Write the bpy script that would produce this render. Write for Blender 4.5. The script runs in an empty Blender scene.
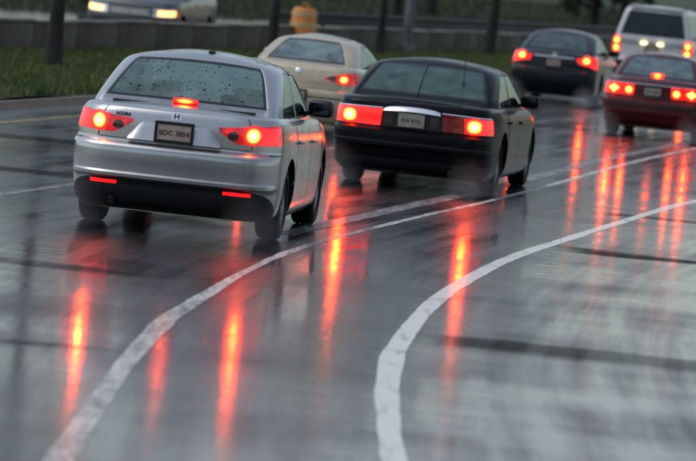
import bpy, bmesh, math, random
from mathutils import Vector, Matrix
R = math.radians
random.seed(7)
sc = bpy.context.scene
col = sc.collection

# ------------------------------------------------------------------ camera
FPX = 4400.0                      # focal length in pixels of the 696 px wide photograph
CAM_H = 2.6
PITCH = math.atan(275.0 / FPX)    # looking slightly down
ROLL = math.atan(0.104)           # the photographer tilted the camera
cam_d = bpy.data.cameras.new('camera')
cam = bpy.data.objects.new('camera', cam_d); col.objects.link(cam)
cam_d.sensor_width = 36.0
cam_d.lens = 36.0 * FPX / 696.0
cam_d.clip_start = 0.5; cam_d.clip_end = 6000.0
fw = Vector((0, math.cos(PITCH), -math.sin(PITCH)))
r0 = Vector((1, 0, 0)); u0 = r0.cross(fw)
right = r0 * math.cos(ROLL) + u0 * math.sin(ROLL)
up = u0 * math.cos(ROLL) - r0 * math.sin(ROLL)
m = Matrix((right, up, -fw)).transposed().to_4x4()
m.translation = Vector((0, 0, CAM_H))
cam.matrix_world = m
cam_d.dof.use_dof = True
cam_d.dof.focus_distance = 41.0
cam_d.dof.aperture_fstop = 3.2
sc.camera = cam

# ------------------------------------------------------------------ sky, sun, exposure
SUN_EL, SUN_AZ = R(58), R(-92)     # azimuth measured from +Y (ahead) towards +X
world = bpy.data.worlds.new('World'); sc.world = world; world.use_nodes = True
nt = world.node_tree; nt.nodes.clear()
sky = nt.nodes.new('ShaderNodeTexSky'); sky.sky_type = 'NISHITA'; sky.sun_disc = False
sky.sun_elevation = SUN_EL; sky.sun_rotation = SUN_AZ
sky.air_density = 1.3; sky.dust_density = 1.5; sky.ozone_density = 1.0
hs = nt.nodes.new('ShaderNodeHueSaturation'); hs.inputs['Saturation'].default_value = 0.62
bg = nt.nodes.new('ShaderNodeBackground'); bg.inputs['Strength'].default_value = 0.1
wo = nt.nodes.new('ShaderNodeOutputWorld')
tn = nt.nodes.new('ShaderNodeMixRGB'); tn.blend_type = 'MULTIPLY'; tn.inputs[0].default_value = 1.0; tn.inputs[2].default_value = (.93, 1.0, 1.04, 1)
nt.links.new(sky.outputs[0], hs.inputs['Color']); nt.links.new(hs.outputs[0], tn.inputs[1]); nt.links.new(tn.outputs[0], bg.inputs['Color'])
nt.links.new(bg.outputs[0], wo.inputs['Surface'])
sun_d = bpy.data.lights.new('sun', 'SUN'); sun_d.energy = 0.5; sun_d.angle = R(40); sun_d.color = (1, 0.97, 0.93)
sun = bpy.data.objects.new('sun', sun_d); col.objects.link(sun)
sdir = Vector((math.sin(SUN_AZ) * math.cos(SUN_EL), math.cos(SUN_AZ) * math.cos(SUN_EL), math.sin(SUN_EL)))
sun.rotation_euler = sdir.to_track_quat('Z', 'Y').to_euler()
sun.location = (0, 60, 40)
sc.view_settings.view_transform = 'Standard'; sc.view_settings.look = 'None'
sc.view_settings.exposure = 0.32; sc.view_settings.gamma = 1.0
sc.view_settings.use_curve_mapping = False
sc.render.engine = 'CYCLES'
sc.cycles.use_denoising = True
sc.cycles.max_bounces = 8; sc.cycles.transparent_max_bounces = 12
sc.cycles.sample_clamp_indirect = 0.0
sc.cycles.caustics_reflective = True

# ------------------------------------------------------------------ helpers: materials
def mat(name, color=(.5, .5, .5), rough=.5, metal=0., coat=0., coat_rough=.05, spec=.5, emit=None, estr=0.):
    M = bpy.data.materials.new(name); M.use_nodes = True
    b = M.node_tree.nodes['Principled BSDF']
    b.inputs['Base Color'].default_value = (*color, 1)
    b.inputs['Roughness'].default_value = rough
    b.inputs['Metallic'].default_value = metal
    b.inputs['Coat Weight'].default_value = coat
    b.inputs['Coat Roughness'].default_value = coat_rough
    b.inputs['Specular IOR Level'].default_value = spec
    if emit:
        b.inputs['Emission Color'].default_value = (*emit, 1)
        b.inputs['Emission Strength'].default_value = estr
    return M
def N(M, t, **kw):
    n = M.node_tree.nodes.new(t)
    for k, v in kw.items():
        if k in n.inputs: n.inputs[k].default_value = v
        else: setattr(n, k, v)
    return n
def K(M, a, ao, b, bi): M.node_tree.links.new(a.outputs[ao], b.inputs[bi])
def bsdf(M): return M.node_tree.nodes['Principled BSDF']
def ramp(M, stops):
    n = N(M, 'ShaderNodeValToRGB'); e = n.color_ramp.elements
    while len(e) < len(stops): e.new(0.5)
    for q, (p, c) in zip(e, stops):
        q.position = p; q.color = (*c, 1) if len(c) == 3 else c
    return n
def noisy(M, scale, c0, c1, lo=.35, hi=.65, coord='Object', bump=0., bscale=None, detail=5, stretch=(1, 1, 1)):
    tc = N(M, 'ShaderNodeTexCoord'); mp = N(M, 'ShaderNodeMapping'); mp.inputs['Scale'].default_value = stretch
    nz = N(M, 'ShaderNodeTexNoise', Scale=scale, Detail=detail, Roughness=.6)
    K(M, tc, coord, mp, 'Vector'); K(M, mp, 0, nz, 'Vector')
    r = ramp(M, [(lo, c0), (hi, c1)]); K(M, nz, 0, r, 0); K(M, r, 0, bsdf(M), 'Base Color')
    if bump:
        n2 = N(M, 'ShaderNodeTexNoise', Scale=bscale or scale * 6, Detail=4); K(M, mp, 0, n2, 'Vector')
        bp = N(M, 'ShaderNodeBump', Strength=bump, Distance=.02); K(M, n2, 0, bp, 'Height'); K(M, bp, 0, bsdf(M), 'Normal')
    return M

def paint(name, color, metal=.0, rough=.35, film=.35, dirty=.4, coat=1., cior=1.5):
    """wet car paint: pigment under clear coat, with a patchy film of road dirt"""
    M = mat(name, color, rough, metal, coat, .04, spec=.5 if coat > .9 else (.2 if coat > .4 else .08)); bsdf(M).inputs['Coat IOR'].default_value = cior
    tc = N(M, 'ShaderNodeTexCoord')
    nz = N(M, 'ShaderNodeTexNoise', Scale=3.5, Detail=6, Roughness=.65); K(M, tc, 'Object', nz, 'Vector')
    dirt = tuple((1 - dirty) * c + dirty * d for c, d in zip(color, (.09, .085, .075)))
    r = ramp(M, [(.35, color), (.8, dirt)]); K(M, nz, 0, r, 0); K(M, r, 0, bsdf(M), 'Base Color')
    mp = N(M, 'ShaderNodeMapRange'); mp.inputs['From Min'].default_value = .3; mp.inputs['From Max'].default_value = .75
    mp.inputs['To Min'].default_value = .03; mp.inputs['To Max'].default_value = film
    K(M, nz, 0, mp, 0); K(M, mp, 0, bsdf(M), 'Coat Roughness')
    vo = N(M, 'ShaderNodeTexVoronoi', Scale=70.); K(M, tc, 'Object', vo, 'Vector')     # rain beads
    rr = ramp(M, [(.0, (1, 1, 1)), (.45, (0, 0, 0))]); K(M, vo, 'Distance', rr, 0)
    bp = N(M, 'ShaderNodeBump', Strength=.10, Distance=.004); K(M, rr, 0, bp, 'Height'); K(M, bp, 0, bsdf(M), 'Coat Normal')
    return M

def glass(name, tint, fog=.18, specks=False, fogcol=(.42, .47, .47)):
    """car window: tinted see-through pane, Fresnel reflection, misted by rain"""
    M = bpy.data.materials.new(name); M.use_nodes = True; t = M.node_tree; t.nodes.clear()
    out = N(M, 'ShaderNodeOutputMaterial')
    tr = N(M, 'ShaderNodeBsdfTransparent'); tr.inputs[0].default_value = (*tint, 1)
    gl = N(M, 'ShaderNodeBsdfGlossy', Roughness=.06); gl.inputs[0].default_value = (.78, .96, .92, 1)
    fr = N(M, 'ShaderNodeFresnel', IOR=1.55)
    di = N(M, 'ShaderNodeBsdfDiffuse'); di.inputs[0].default_value = (*fogcol, 1)
    tc = N(M, 'ShaderNodeTexCoord')
    nz = N(M, 'ShaderNodeTexNoise', Scale=5., Detail=5); K(M, tc, 'Object', nz, 'Vector')
    mr = N(M, 'ShaderNodeMapRange'); mr.inputs['From Min'].default_value = .3; mr.inputs['From Max'].default_value = .7
    mr.inputs['To Min'].default_value = fog * .55; mr.inputs['To Max'].default_value = fog * 1.45
    K(M, nz, 0, mr, 0)
    m1 = N(M, 'ShaderNodeMixShader'); K(M, mr, 0, m1, 0); K(M, tr, 0, m1, 1); K(M, di, 0, m1, 2)
    m2 = N(M, 'ShaderNodeMixShader'); K(M, fr, 0, m2, 0); K(M, m1, 0, m2, 1); K(M, gl, 0, m2, 2)
    last = m2
    if specks:                       # bits of wet leaf litter stuck to the pane
        mp = N(M, 'ShaderNodeMapping'); mp.inputs['Scale'].default_value = (1, .55, .9); K(M, tc, 'Object', mp, 'Vector')
        n3 = N(M, 'ShaderNodeTexNoise', Scale=30., Detail=2)
        mx = N(M, 'ShaderNodeMixRGB'); mx.inputs[0].default_value = .03
        K(M, mp, 0, n3, 'Vector'); K(M, mp, 0, mx, 1); K(M, n3, 1, mx, 2)
        for sc_, th in ((15., .20), (30., .24), (52., .27)):
            vo = N(M, 'ShaderNodeTexVoronoi', Scale=sc_); K(M, mx, 0, vo, 'Vector')
            sp = N(M, 'ShaderNodeSeparateColor'); K(M, vo, 'Color', sp, 0)
            mu = N(M, 'ShaderNodeMath', operation='MULTIPLY'); K(M, sp, 0, mu, 0); mu.inputs[1].default_value = th
            lt = N(M, 'ShaderNodeMath', operation='LESS_THAN'); K(M, vo, 'Distance', lt, 0); K(M, mu, 0, lt, 1)
            dk = N(M, 'ShaderNodeBsdfDiffuse'); dk.inputs[0].default_value = (.035, .035, .025, 1)
            m3 = N(M, 'ShaderNodeMixShader'); K(M, lt, 0, m3, 0); K(M, last, 0, m3, 1); K(M, dk, 0, m3, 2); last = m3
    K(M, last, 0, out, 'Surface')
    return M

MB = {}
MB['rubber'] = mat('tyre rubber', (.009, .009, .010), .5, spec=.2)
MB['alloy'] = mat('alloy', (.42, .42, .43), .35, .9)
MB['black'] = mat('black plastic', (.012, .012, .013), .4)
MB['seal'] = mat('window seal', (.01, .011, .012), .25)
MB['chrome'] = mat('chrome', (.9, .9, .91), .14, 1.)
MB['mirror'] = mat('dark mirror glass', (.10, .105, .11), .15, 1.)
MB['under'] = mat('underbody', (.01, .01, .01), .8)
MB['seat'] = mat('seat cloth', (.16, .16, .155), .9)
MB['seatdark'] = mat('dark seat cloth', (.035, .037, .04), .9)
MB['lens'] = mat('red lens', (.26, .006, .008), .12, 0, 1., .03)
def lens_mat(name, base, e0, e1):
    """moulded red lens, lit from within; the ribs let more or less light through"""
    M = mat(name, base, .15, 0, 1., .03, emit=(1, .004, .005), estr=1.)
    tc = N(M, 'ShaderNodeTexCoord'); pass
    nz = N(M, 'ShaderNodeTexNoise', Scale=11., Detail=3); K(M, tc, 'Object', nz, 'Vector')
    mu = N(M, 'ShaderNodeMath', operation='MULTIPLY'); K(M, nz, 0, mu, 0); mu.inputs[1].default_value = 1.
    mr = N(M, 'ShaderNodeMapRange'); K(M, mu, 0, mr, 0); mr.inputs['From Min'].default_value = .35; mr.inputs['From Max'].default_value = .65
    mr.inputs['To Min'].default_value = e0; mr.inputs['To Max'].default_value = e1; K(M, mr, 0, bsdf(M), 'Emission Strength')
    return M
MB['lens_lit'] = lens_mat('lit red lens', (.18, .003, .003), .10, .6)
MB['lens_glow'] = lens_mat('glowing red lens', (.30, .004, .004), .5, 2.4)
def core_mat(name, k):
    """filament and reflector: white-hot in the middle, red towards the edge of the lens"""
    M = mat(name, (.4, .01, .01), .3, emit=(1, .1, .01), estr=1.)
    at = N(M, 'ShaderNodeAttribute', attribute_name='glow')
    c = ramp(M, [(0., (1, .003, .004)), (.25, (1, .012, .003)), (.5, (1, .045, .003)), (1., (1, .11, .006))]); K(M, at, 'Fac', c, 0); K(M, c, 0, bsdf(M), 'Emission Color')
    p = N(M, 'ShaderNodeMath', operation='POWER'); K(M, at, 'Fac', p, 0); p.inputs[1].default_value = 2.3
    q = N(M, 'ShaderNodeMath', operation='MULTIPLY_ADD'); K(M, p, 0, q, 0); q.inputs[1].default_value = k; q.inputs[2].default_value = 4.0; K(M, q, 0, bsdf(M), 'Emission Strength')
    return M
MB['core'] = core_mat('bulb glow', 300.)
MB['core_small'] = core_mat('small bulb glow', 170.)
MB['core_high'] = core_mat('high brake light glow', 70.)
MB['clear'] = mat('dark reverse lens', (.05, .012, .012), .1, 0, 1.)
MB['head'] = mat('lit headlamp', (.9, .85, .7), .2, emit=(1, .34, .06), estr=4.)
MB['plate'] = noisy(mat('licence plate', (.5, .4, .34), .4), 9., (.48, .32, .24), (.68, .52, .43))
MB['plate_w'] = noisy(mat('pale licence plate', (.5, .48, .42), .4), 9., (.30, .27, .21), (.46, .42, .34))
MB['ink'] = mat('plate lettering', (.10, .06, .06), .5)
MB['platelamp'] = mat('plate lamp', (.9, .8, .6), .3, emit=(1, .72, .34), estr=5.)

# ------------------------------------------------------------------ helpers: meshes
def link(name, me, m=None, parent=None):
    o = bpy.data.objects.new(name, me); col.objects.link(o)
    if m is not None:
        for q in (m if isinstance(m, (list, tuple)) else [m]): me.materials.append(q)
    if parent: o.parent = parent
    return o
def smooth(me, ang=35):
    for p in me.polygons: p.use_smooth = True
    me.set_sharp_from_angle(angle=R(ang))
def pyd(name, vs, fs, m=None, parent=None, ang=35, merge=0.0005):
    me = bpy.data.meshes.new(name); me.from_pydata([tuple(v) for v in vs], [], fs)
    bm = bmesh.new(); bm.from_mesh(me)
    if merge: bmesh.ops.remove_doubles(bm, verts=bm.verts, dist=merge)
    bmesh.ops.dissolve_degenerate(bm, edges=bm.edges, dist=1e-5)
    bmesh.ops.recalc_face_normals(bm, faces=bm.faces)
    bm.to_mesh(me); bm.free()
    if ang: smooth(me, ang)
    return link(name, me, m, parent)
def thing(name, label, cat, loc=(0, 0, 0), rz=0., group=None):
    o = bpy.data.objects.new(name, None); col.objects.link(o); o.empty_display_size = .3
    o.location = loc; o.rotation_euler = (0, 0, rz)
    o['label'] = label; o['category'] = cat
    if group: o['group'] = group
    return o
def tag(o, label, cat, group=None):
    o['label'] = label; o['category'] = cat
    if group: o['group'] = group
    return o
def box(name, c, s, m, parent=None, bev=0., rot=(0, 0, 0), seg=2):
    bm = bmesh.new(); bmesh.ops.create_cube(bm, size=1)
    bmesh.ops.scale(bm, vec=s, verts=bm.verts)
    if bev: bmesh.ops.bevel(bm, geom=list(bm.edges), offset=bev, segments=seg, affect='EDGES', profile=.6)
    me = bpy.data.meshes.new(name); bm.to_mesh(me); bm.free()
    if bev: smooth(me, 50)
    o = link(name, me, m, parent); o.location = c; o.rotation_euler = rot
    return o
def lathe(name, prof, m, parent=None, seg=32, axis='z', ang=40):
    vs, fs = [], []
    n = len(prof)
    for i in range(seg):
        a = 2 * math.pi * i / seg
        for r_, h in prof:
            p = (r_ * math.cos(a), r_ * math.sin(a), h)
            if axis == 'x': p = (h, r_ * math.cos(a), r_ * math.sin(a))
            if axis == 'y': p = (r_ * math.cos(a), h, r_ * math.sin(a))
            vs.append(p)
    for i in range(seg):
        j = (i + 1) % seg
        for k in range(n - 1): fs.append((i * n + k, j * n + k, j * n + k + 1, i * n + k + 1))
    return pyd(name, vs, fs, m, parent, ang)
def tube(name, pts, rad, m, parent=None, seg=10, cap=True):
    vs, fs = [], []; pts = [Vector(p) for p in pts]
    for i, p in enumerate(pts):
        d = (pts[min(i + 1, len(pts) - 1)] - pts[max(i - 1, 0)]).normalized()
        a = d.cross(Vector((0, 0, 1)) if abs(d.z) < .9 else Vector((1, 0, 0))).normalized(); b = d.cross(a)
        r_ = rad[i] if isinstance(rad, (list, tuple)) else rad
        for k in range(seg):
            t = 2 * math.pi * k / seg; vs.append(p + a * r_ * math.cos(t) + b * r_ * math.sin(t))
    for i in range(len(pts) - 1):
        for k in range(seg):
            l = (k + 1) % seg; fs.append((i * seg + k, i * seg + l, (i + 1) * seg + l, (i + 1) * seg + k))
    if cap: fs += [tuple(range(seg)), tuple(range((len(pts) - 1) * seg, len(pts) * seg))]
    return pyd(name, vs, fs, m, parent, 40, merge=0)
def pchip(pts):
    xs = [p[0] for p in pts]; ys = [p[1] for p in pts]; n = len(xs)
    h = [xs[i + 1] - xs[i] for i in range(n - 1)]; d = [(ys[i + 1] - ys[i]) / h[i] for i in range(n - 1)]
    mm = [d[0]] + [0.] * (n - 2) + [d[-1]]
    for i in range(1, n - 1):
        if d[i - 1] * d[i] > 0:
            w1, w2 = 2 * h[i] + h[i - 1], h[i] + 2 * h[i - 1]
            mm[i] = (w1 + w2) / (w1 / d[i - 1] + w2 / d[i])
    def f(x):
        if x <= xs[0]: return ys[0] + mm[0] * 0
        if x >= xs[-1]: return ys[-1]
        i = 0
        while x > xs[i + 1]: i += 1
        t = (x - xs[i]) / h[i]; t2, t3 = t * t, t * t * t
        return (2*t3-3*t2+1)*ys[i] + (t3-2*t2+t)*h[i]*mm[i] + (-2*t3+3*t2)*ys[i+1] + (t3-t2)*h[i]*mm[i+1]
    return f
def cspline(pts):
    """smooth curve through points, Catmull-Rom style tangents"""
    xs = [p[0] for p in pts]; ys = [p[1] for p in pts]; n = len(xs)
    mm = [(ys[min(i+1, n-1)] - ys[max(i-1, 0)]) / (xs[min(i+1, n-1)] - xs[max(i-1, 0)]) for i in range(n)]
    def f(x):
        if x <= xs[0]: return ys[0] + mm[0] * (x - xs[0])
        if x >= xs[-1]: return ys[-1] + mm[-1] * (x - xs[-1])
        i = 0
        while x > xs[i + 1]: i += 1
        h = xs[i+1] - xs[i]; t = (x - xs[i]) / h; t2, t3 = t * t, t * t * t
        return (2*t3-3*t2+1)*ys[i] + (t3-2*t2+t)*h*mm[i] + (-2*t3+3*t2)*ys[i+1] + (t3-t2)*h*mm[i+1]
    return f
def text_mesh(name, s, size, m, parent, loc, rot):
    cu = bpy.data.curves.new(name, 'FONT'); cu.body = s; cu.size = size; cu.align_x = 'CENTER'; cu.align_y = 'CENTER'
    cu.extrude = .001; cu.offset = .0015; cu.resolution_u = 3
    t = bpy.data.objects.new(name, cu); col.objects.link(t)
    me = bpy.data.meshes.new_from_object(t.evaluated_get(bpy.context.evaluated_depsgraph_get()))
    bpy.data.objects.remove(t); bpy.data.curves.remove(cu); me.materials.clear()
    o = link(name, me, m, parent); o.location = loc; o.rotation_euler = rot
    return o

# ------------------------------------------------------------------ road geometry (world: +Y away from the camera)
X1 = cspline([(-120, 6.), (-60, 0.5), (-20, -1.0), (5, -1.28), (21.1, -1.29), (28.6, -1.22), (32.9, -.95), (38, -.47), (43.8, .5), (52, 1.98), (66.8, 4.47),
            (91, 9.2), (120, 15.6), (160, 25.6), (250, 52), (400, 105), (700, 230)])
X2 = cspline([(8, 1.0), (15, .56), (22.76, 0.381), (24.43, 0.353), (26.33, 0.345), (28.59, 0.377), (30.35, 0.46), (32.5, 0.607), (35.7, 0.918), (39.95, 1.488), (44.58, 2.322), (48.08, 2.977), (54.35, 4.212), (66, 7.1), (90, 13.6), (130, 26)])
def ys_list(a, b):
    out = [a]
    while out[-1] < b: out.append(min(b, out[-1] + (1.0 if -10 < out[-1] < 80 else 3.0)))
    return out
def strip(name, offs, y0, y1, z, m, parent=None, base=X1, kind=None, wob=0., zf=None):
    """sheet that follows the curve of the road; offs are sideways offsets"""
    ys = ys_list(y0, y1); n = len(offs); vs, fs, uv = [], [], []
    rnd = random.Random(int(abs(offs[0]) * 100) + n)
    for y in ys:
        for k, o in enumerate(offs):
            w = (rnd.random() - .5) * wob
            zz = z if zf is None else zf(o, y)
            vs.append((base(y) + o + w, y, zz)); uv.append((o, y))
    for i in range(len(ys) - 1):
        for k in range(n - 1): fs.append((i*n+k, i*n+k+1, (i+1)*n+k+1, (i+1)*n+k))
    me = bpy.data.meshes.new(name); me.from_pydata(vs, [], fs)
    l = me.uv_layers.new(name='UVMap')
    for lp in me.loops: l.data[lp.index].uv = uv[lp.vertex_index]
    o = link(name, me, m, parent)
    if kind: o['kind'] = kind
    return o
def road_mat(name, dark=1., seams=()):
    M = mat(name, (.04, .04, .042), .5, coat=1., coat_rough=.1)
    b = bsdf(M); b.inputs['Coat IOR'].default_value = 1.36; b.inputs['Specular IOR Level'].default_value = .22
    tc = N(M, 'ShaderNodeTexCoord')
    mp = N(M, 'ShaderNodeMapping'); mp.inputs['Scale'].default_value = (3.2, .13, 1); K(M, tc, 'UV', mp, 0)
    n1 = N(M, 'ShaderNodeTexNoise', Scale=1.3, Detail=6, Roughness=.6); K(M, mp, 0, n1, 'Vector')      # wheel-swept streaks
    n2 = N(M, 'ShaderNodeTexNoise', Scale=.45, Detail=4, Roughness=.5); K(M, tc, 'Object', n2, 'Vector')               # big patches
    n3 = N(M, 'ShaderNodeTexNoise', Scale=42., Detail=5, Roughness=.8); K(M, tc, 'Object', n3, 'Vector')              # aggregate
    r = ramp(M, [(.3, (.008 * dark, .0083 * dark, .009 * dark)), (.7, (.032 * dark, .033 * dark, .035 * dark))])
    a = N(M, 'ShaderNodeMixRGB', blend_type='OVERLAY'); a.inputs[0].default_value = .55
    K(M, n1, 0, r, 0); K(M, r, 0, a, 1); K(M, n3, 1, a, 2); K(M, a, 0, b, 'Base Color')
    # how much standing water: film is smooth where deep, broken where thin
    ad = N(M, 'ShaderNodeMath', operation='ADD'); K(M, n1, 0, ad, 0); K(M, n2, 0, ad, 1)
    rr = N(M, 'ShaderNodeMapRange'); rr.inputs['From Min'].default_value = .8; rr.inputs['From Max'].default_value = 1.22
    rr.inputs['To Min'].default_value = .05; rr.inputs['To Max'].default_value = .14; K(M, ad, 0, rr, 0); K(M, rr, 0, b, 'Coat Roughness')
    cw = N(M, 'ShaderNodeMapRange'); cw.inputs['From Min'].default_value = .85; cw.inputs['From Max'].default_value = 1.25
    cw.inputs['To Min'].default_value = 1.; cw.inputs['To Max'].default_value = .22; K(M, ad, 0, cw, 0); K(M, cw, 0, b, 'Coat Weight')
    br = N(M, 'ShaderNodeMapRange'); br.inputs['From Min'].default_value = .3; br.inputs['From Max'].default_value = .7
    br.inputs['To Min'].default_value = .27; br.inputs['To Max'].default_value = .42; K(M, n2, 0, br, 0); K(M, br, 0, b, 'Roughness')
    # tar-sealed joints across the carriageway: duller and blacker than the wet stone
    if seams:
        sp = N(M, 'ShaderNodeSeparateXYZ'); K(M, tc, 'Object', sp, 0)
        nw = N(M, 'ShaderNodeTexNoise', Scale=.8, Detail=5); K(M, tc, 'Object', nw, 'Vector')
        tot = None
        for (sy_, x0, x1, w, amt) in seams:
            wv = N(M, 'ShaderNodeMath', operation='MULTIPLY_ADD'); K(M, nw, 0, wv, 0); wv.inputs[1].default_value = .9; wv.inputs[2].default_value = -sy_ - .45
            dd = N(M, 'ShaderNodeMath', operation='ADD'); K(M, sp, 'Y', dd, 0); K(M, wv, 0, dd, 1)
            ab = N(M, 'ShaderNodeMath', operation='ABSOLUTE'); K(M, dd, 0, ab, 0)
            ma = N(M, 'ShaderNodeMapRange', interpolation_type='SMOOTHSTEP'); K(M, ab, 0, ma, 0)
            ma.inputs['From Min'].default_value = w * .4; ma.inputs['From Max'].default_value = w * 1.3; ma.inputs['To Min'].default_value = amt; ma.inputs['To Max'].default_value = 0.
            c1 = N(M, 'ShaderNodeMapRange', interpolation_type='SMOOTHSTEP'); K(M, sp, 'X', c1, 0); c1.inputs['From Min'].default_value = x0; c1.inputs['From Max'].default_value = x0 + .5
            c2 = N(M, 'ShaderNodeMapRange', interpolation_type='SMOOTHSTEP'); K(M, sp, 'X', c2, 0); c2.inputs['From Min'].default_value = x1; c2.inputs['From Max'].default_value = x1 - .5
            p1 = N(M, 'ShaderNodeMath', operation='MULTIPLY'); K(M, c1, 0, p1, 0); K(M, c2, 0, p1, 1)
            p2 = N(M, 'ShaderNodeMath', operation='MULTIPLY'); K(M, p1, 0, p2, 0); K(M, ma, 0, p2, 1)
            if tot is None: tot = p2
            else:
                q = N(M, 'ShaderNodeMath', operation='MAXIMUM'); K(M, tot, 0, q, 0); K(M, p2, 0, q, 1); tot = q
        inv = N(M, 'ShaderNodeMath', operation='SUBTRACT'); inv.inputs[0].default_value = 1.; K(M, tot, 0, inv, 1)
        cwm = N(M, 'ShaderNodeMath', operation='MULTIPLY'); K(M, cw, 0, cwm, 0); K(M, inv, 0, cwm, 1); K(M, cwm, 0, b, 'Coat Weight')
        mxs = N(M, 'ShaderNodeMixRGB'); K(M, tot, 0, mxs, 0); K(M, a, 0, mxs, 1); mxs.inputs[2].default_value = (.009, .009, .009, 1); K(M, mxs, 0, b, 'Base Color')
        rs = N(M, 'ShaderNodeMath', operation='ADD'); K(M, br, 0, rs, 0); K(M, tot, 0, rs, 1); K(M, rs, 0, b, 'Roughness')
        ps = N(M, 'ShaderNodeMath', operation='MULTIPLY'); K(M, inv, 0, ps, 0); ps.inputs[1].default_value = .22; K(M, ps, 0, b, 'Specular IOR Level')
    mb = N(M, 'ShaderNodeMapping'); mb.inputs['Scale'].default_value = (1.4, 2.2, 1); K(M, tc, 'Object', mb, 0)
    nb = N(M, 'ShaderNodeTexNoise', Scale=2.0, Detail=4, Roughness=.6); K(M, mb, 0, nb, 'Vector')
    bp = N(M, 'ShaderNodeBump', Strength=.10, Distance=.02); K(M, nb, 0, bp, 'Height')
    b3 = N(M, 'ShaderNodeBump', Strength=.03, Distance=.004); K(M, n3, 0, b3, 'Height'); K(M, bp, 0, b3, 'Normal'); K(M, b3, 0, b, 'Coat Normal')
    b2 = N(M, 'ShaderNodeBump', Strength=.5, Distance=.004); K(M, n3, 0, b2, 'Height'); K(M, b2, 0, b, 'Normal')
    return M
asphalt = road_mat('wet asphalt', 1., [(30.5, .5, 40, .5, .55), (42.2, 1.9, 40, .38, .8), (57, 4.2, 40, .7, .7), (49.5, 2.6, 40, .35, .5),
                                       (33.6, -8, -1.2, .25, .4), (27.2, -8, -1.2, .2, .35), (46.0, -8, -2.5, .5, .5), (53., -8, -2.5, .6, .5)])
opp_asphalt = road_mat('wet asphalt of the opposite road')
def line_mat(name, c, lo, hi):
    M = mat(name, c, .55, coat=.35, coat_rough=.15); b = bsdf(M); b.inputs['Coat IOR'].default_value = 1.33
    tc = N(M, 'ShaderNodeTexCoord'); mp = N(M, 'ShaderNodeMapping'); mp.inputs['Scale'].default_value = (1.6, .22, 1); K(M, tc, 'Object', mp, 0)
    nz = N(M, 'ShaderNodeTexNoise', Scale=5., Detail=9, Roughness=.78); K(M, mp, 0, nz, 'Vector')
    r = ramp(M, [(lo, (.05, .05, .052)), (hi, c)]); K(M, nz, 0, r, 0); K(M, r, 0, b, 'Base Color')
    return M
white_line = line_mat('white thermoplastic', (.88, .85, .79), .30, .47)
edge_line = line_mat('scuffed white paint', (.76, .73, .66), .34, .58)
worn_line = line_mat('worn white paint', (.42, .42, .41), .40, .66)
yellow_line = line_mat('worn yellow paint', (.42, .30, .07), .34, .58)

ground_m = noisy(mat('far meadow soil', (.05, .07, .03), .9), .05, (.035, .05, .018), (.06, .085, .03), coord='Object')
gv = [(-3000, -800, -.25), (3000, -800, -.25), (3000, 4000, -.25), (-3000, 4000, -.25)]
ground = pyd('ground', gv, [(0, 1, 2, 3)], ground_m, ang=0); ground['kind'] = 'structure'
road = strip('road', [-8.2, -6.5, -5, -3.3, -1.6, 0, 1.5, 3, 5, 7, 10.5], -60, 420, 0., asphalt, kind='structure')
# markings, as sheets on the asphalt
def line(name, base, off, w, y0, y1, m, z=.002, wob=.010):
    """painted line with hand-laid, slightly ragged edges; w may change along it"""
    wf = pchip(w) if isinstance(w, list) else (lambda y: w)
    vs, fs = [], []; y = y0; rnd = random.Random(int(abs(off) * 100) + int(y0)); e = [0., 0.]
    while y < y1:
        for k, sg in enumerate((-1, 1)):
            e[k] = .93 * e[k] + rnd.gauss(0, .30) * wob
            vs.append((base(y) + off + sg * wf(y) / 2 + e[k], y, z))
        y += .2 if y < 70 else .6
    for i in range(len(vs) // 2 - 1): fs.append((2*i, 2*i+1, 2*i+3, 2*i+2))
    me = bpy.data.meshes.new(name); me.from_pydata(vs, [], fs)
    return link(name, me, m, road)
line('lane_line', X1, 0., [(6, .145), (28, .14), (35, .10), (45, .085), (60, .09), (150, .1)], 6, 150, edge_line, wob=.010)
line('lane_line', X2, 0., [(10, .15), (30, .15), (45, .12), (130, .12)], 10, 130, white_line)
line('faint_lane_line', X1, -.42, .20, 40, 90, worn_line)  # wide pale strip beside the lane line
line('faint_lane_line', X1, -3.42, .11, 20, 160, worn_line)
line('yellow_edge_line', X1, -7.25, .13, 10, 200, yellow_line)
concrete = noisy(mat('weathered concrete', (.2, .19, .17), .75), 2.2, (.05, .042, .032), (.16, .135, .105), .3, .68, coord='Object', bump=.35, bscale=14., stretch=(.5, .5, .35))
kerb_m = noisy(mat('kerb concrete', (.25, .24, .22), .6, coat=.4, coat_rough=.25), 2., (.075, .065, .05), (.15, .135, .11))
turf = noisy(mat('turf', (.05, .08, .02), .9), .8, (.038, .065, .014), (.10, .10, .03), .35, .65)
dirt_m = noisy(mat('bare earth', (.12, .1, .07), .9), 1.4, (.07, .06, .04), (.15, .13, .1))
# kerb: a real step on the left
def kerb(name, off):
    k = strip(name, [off - .16, off - .16, off, off + .0, off + .02], -40, 260, 0, kerb_m, kind='structure',
              zf=lambda o, y: 0.)
    me = k.data
    hs_ = [-.05, .10, .10, .08, 0.]
    for i, v in enumerate(me.vertices): v.co.z = hs_[i % 5]
    return k
kerb('kerb', -8.2)
verge = strip('grass_verge', [-13.75, -12.5, -11, -9.5, -8.36], -40, 260, 0, turf, kind='structure',
              zf=lambda o, y: .12 + .06 * max(0, (-8.36 - o) / 5.4) + .02 * math.sin(y * .9 + o * 2))
side_verge = strip('roadside_verge', [10.5, 12, 16, 30, 80], -60, 420, 0, turf, kind='structure', zf=lambda o, y: .02 + .012 * (o - 10.5))
opp = strip('opposite_road', [-26.5, -23, -20, -17, -14.1], -40, 420, .03, opp_asphalt, kind='structure')
line('lane_line', X1, -20.2, .14, 40, 260, worn_line, z=.033)
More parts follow.
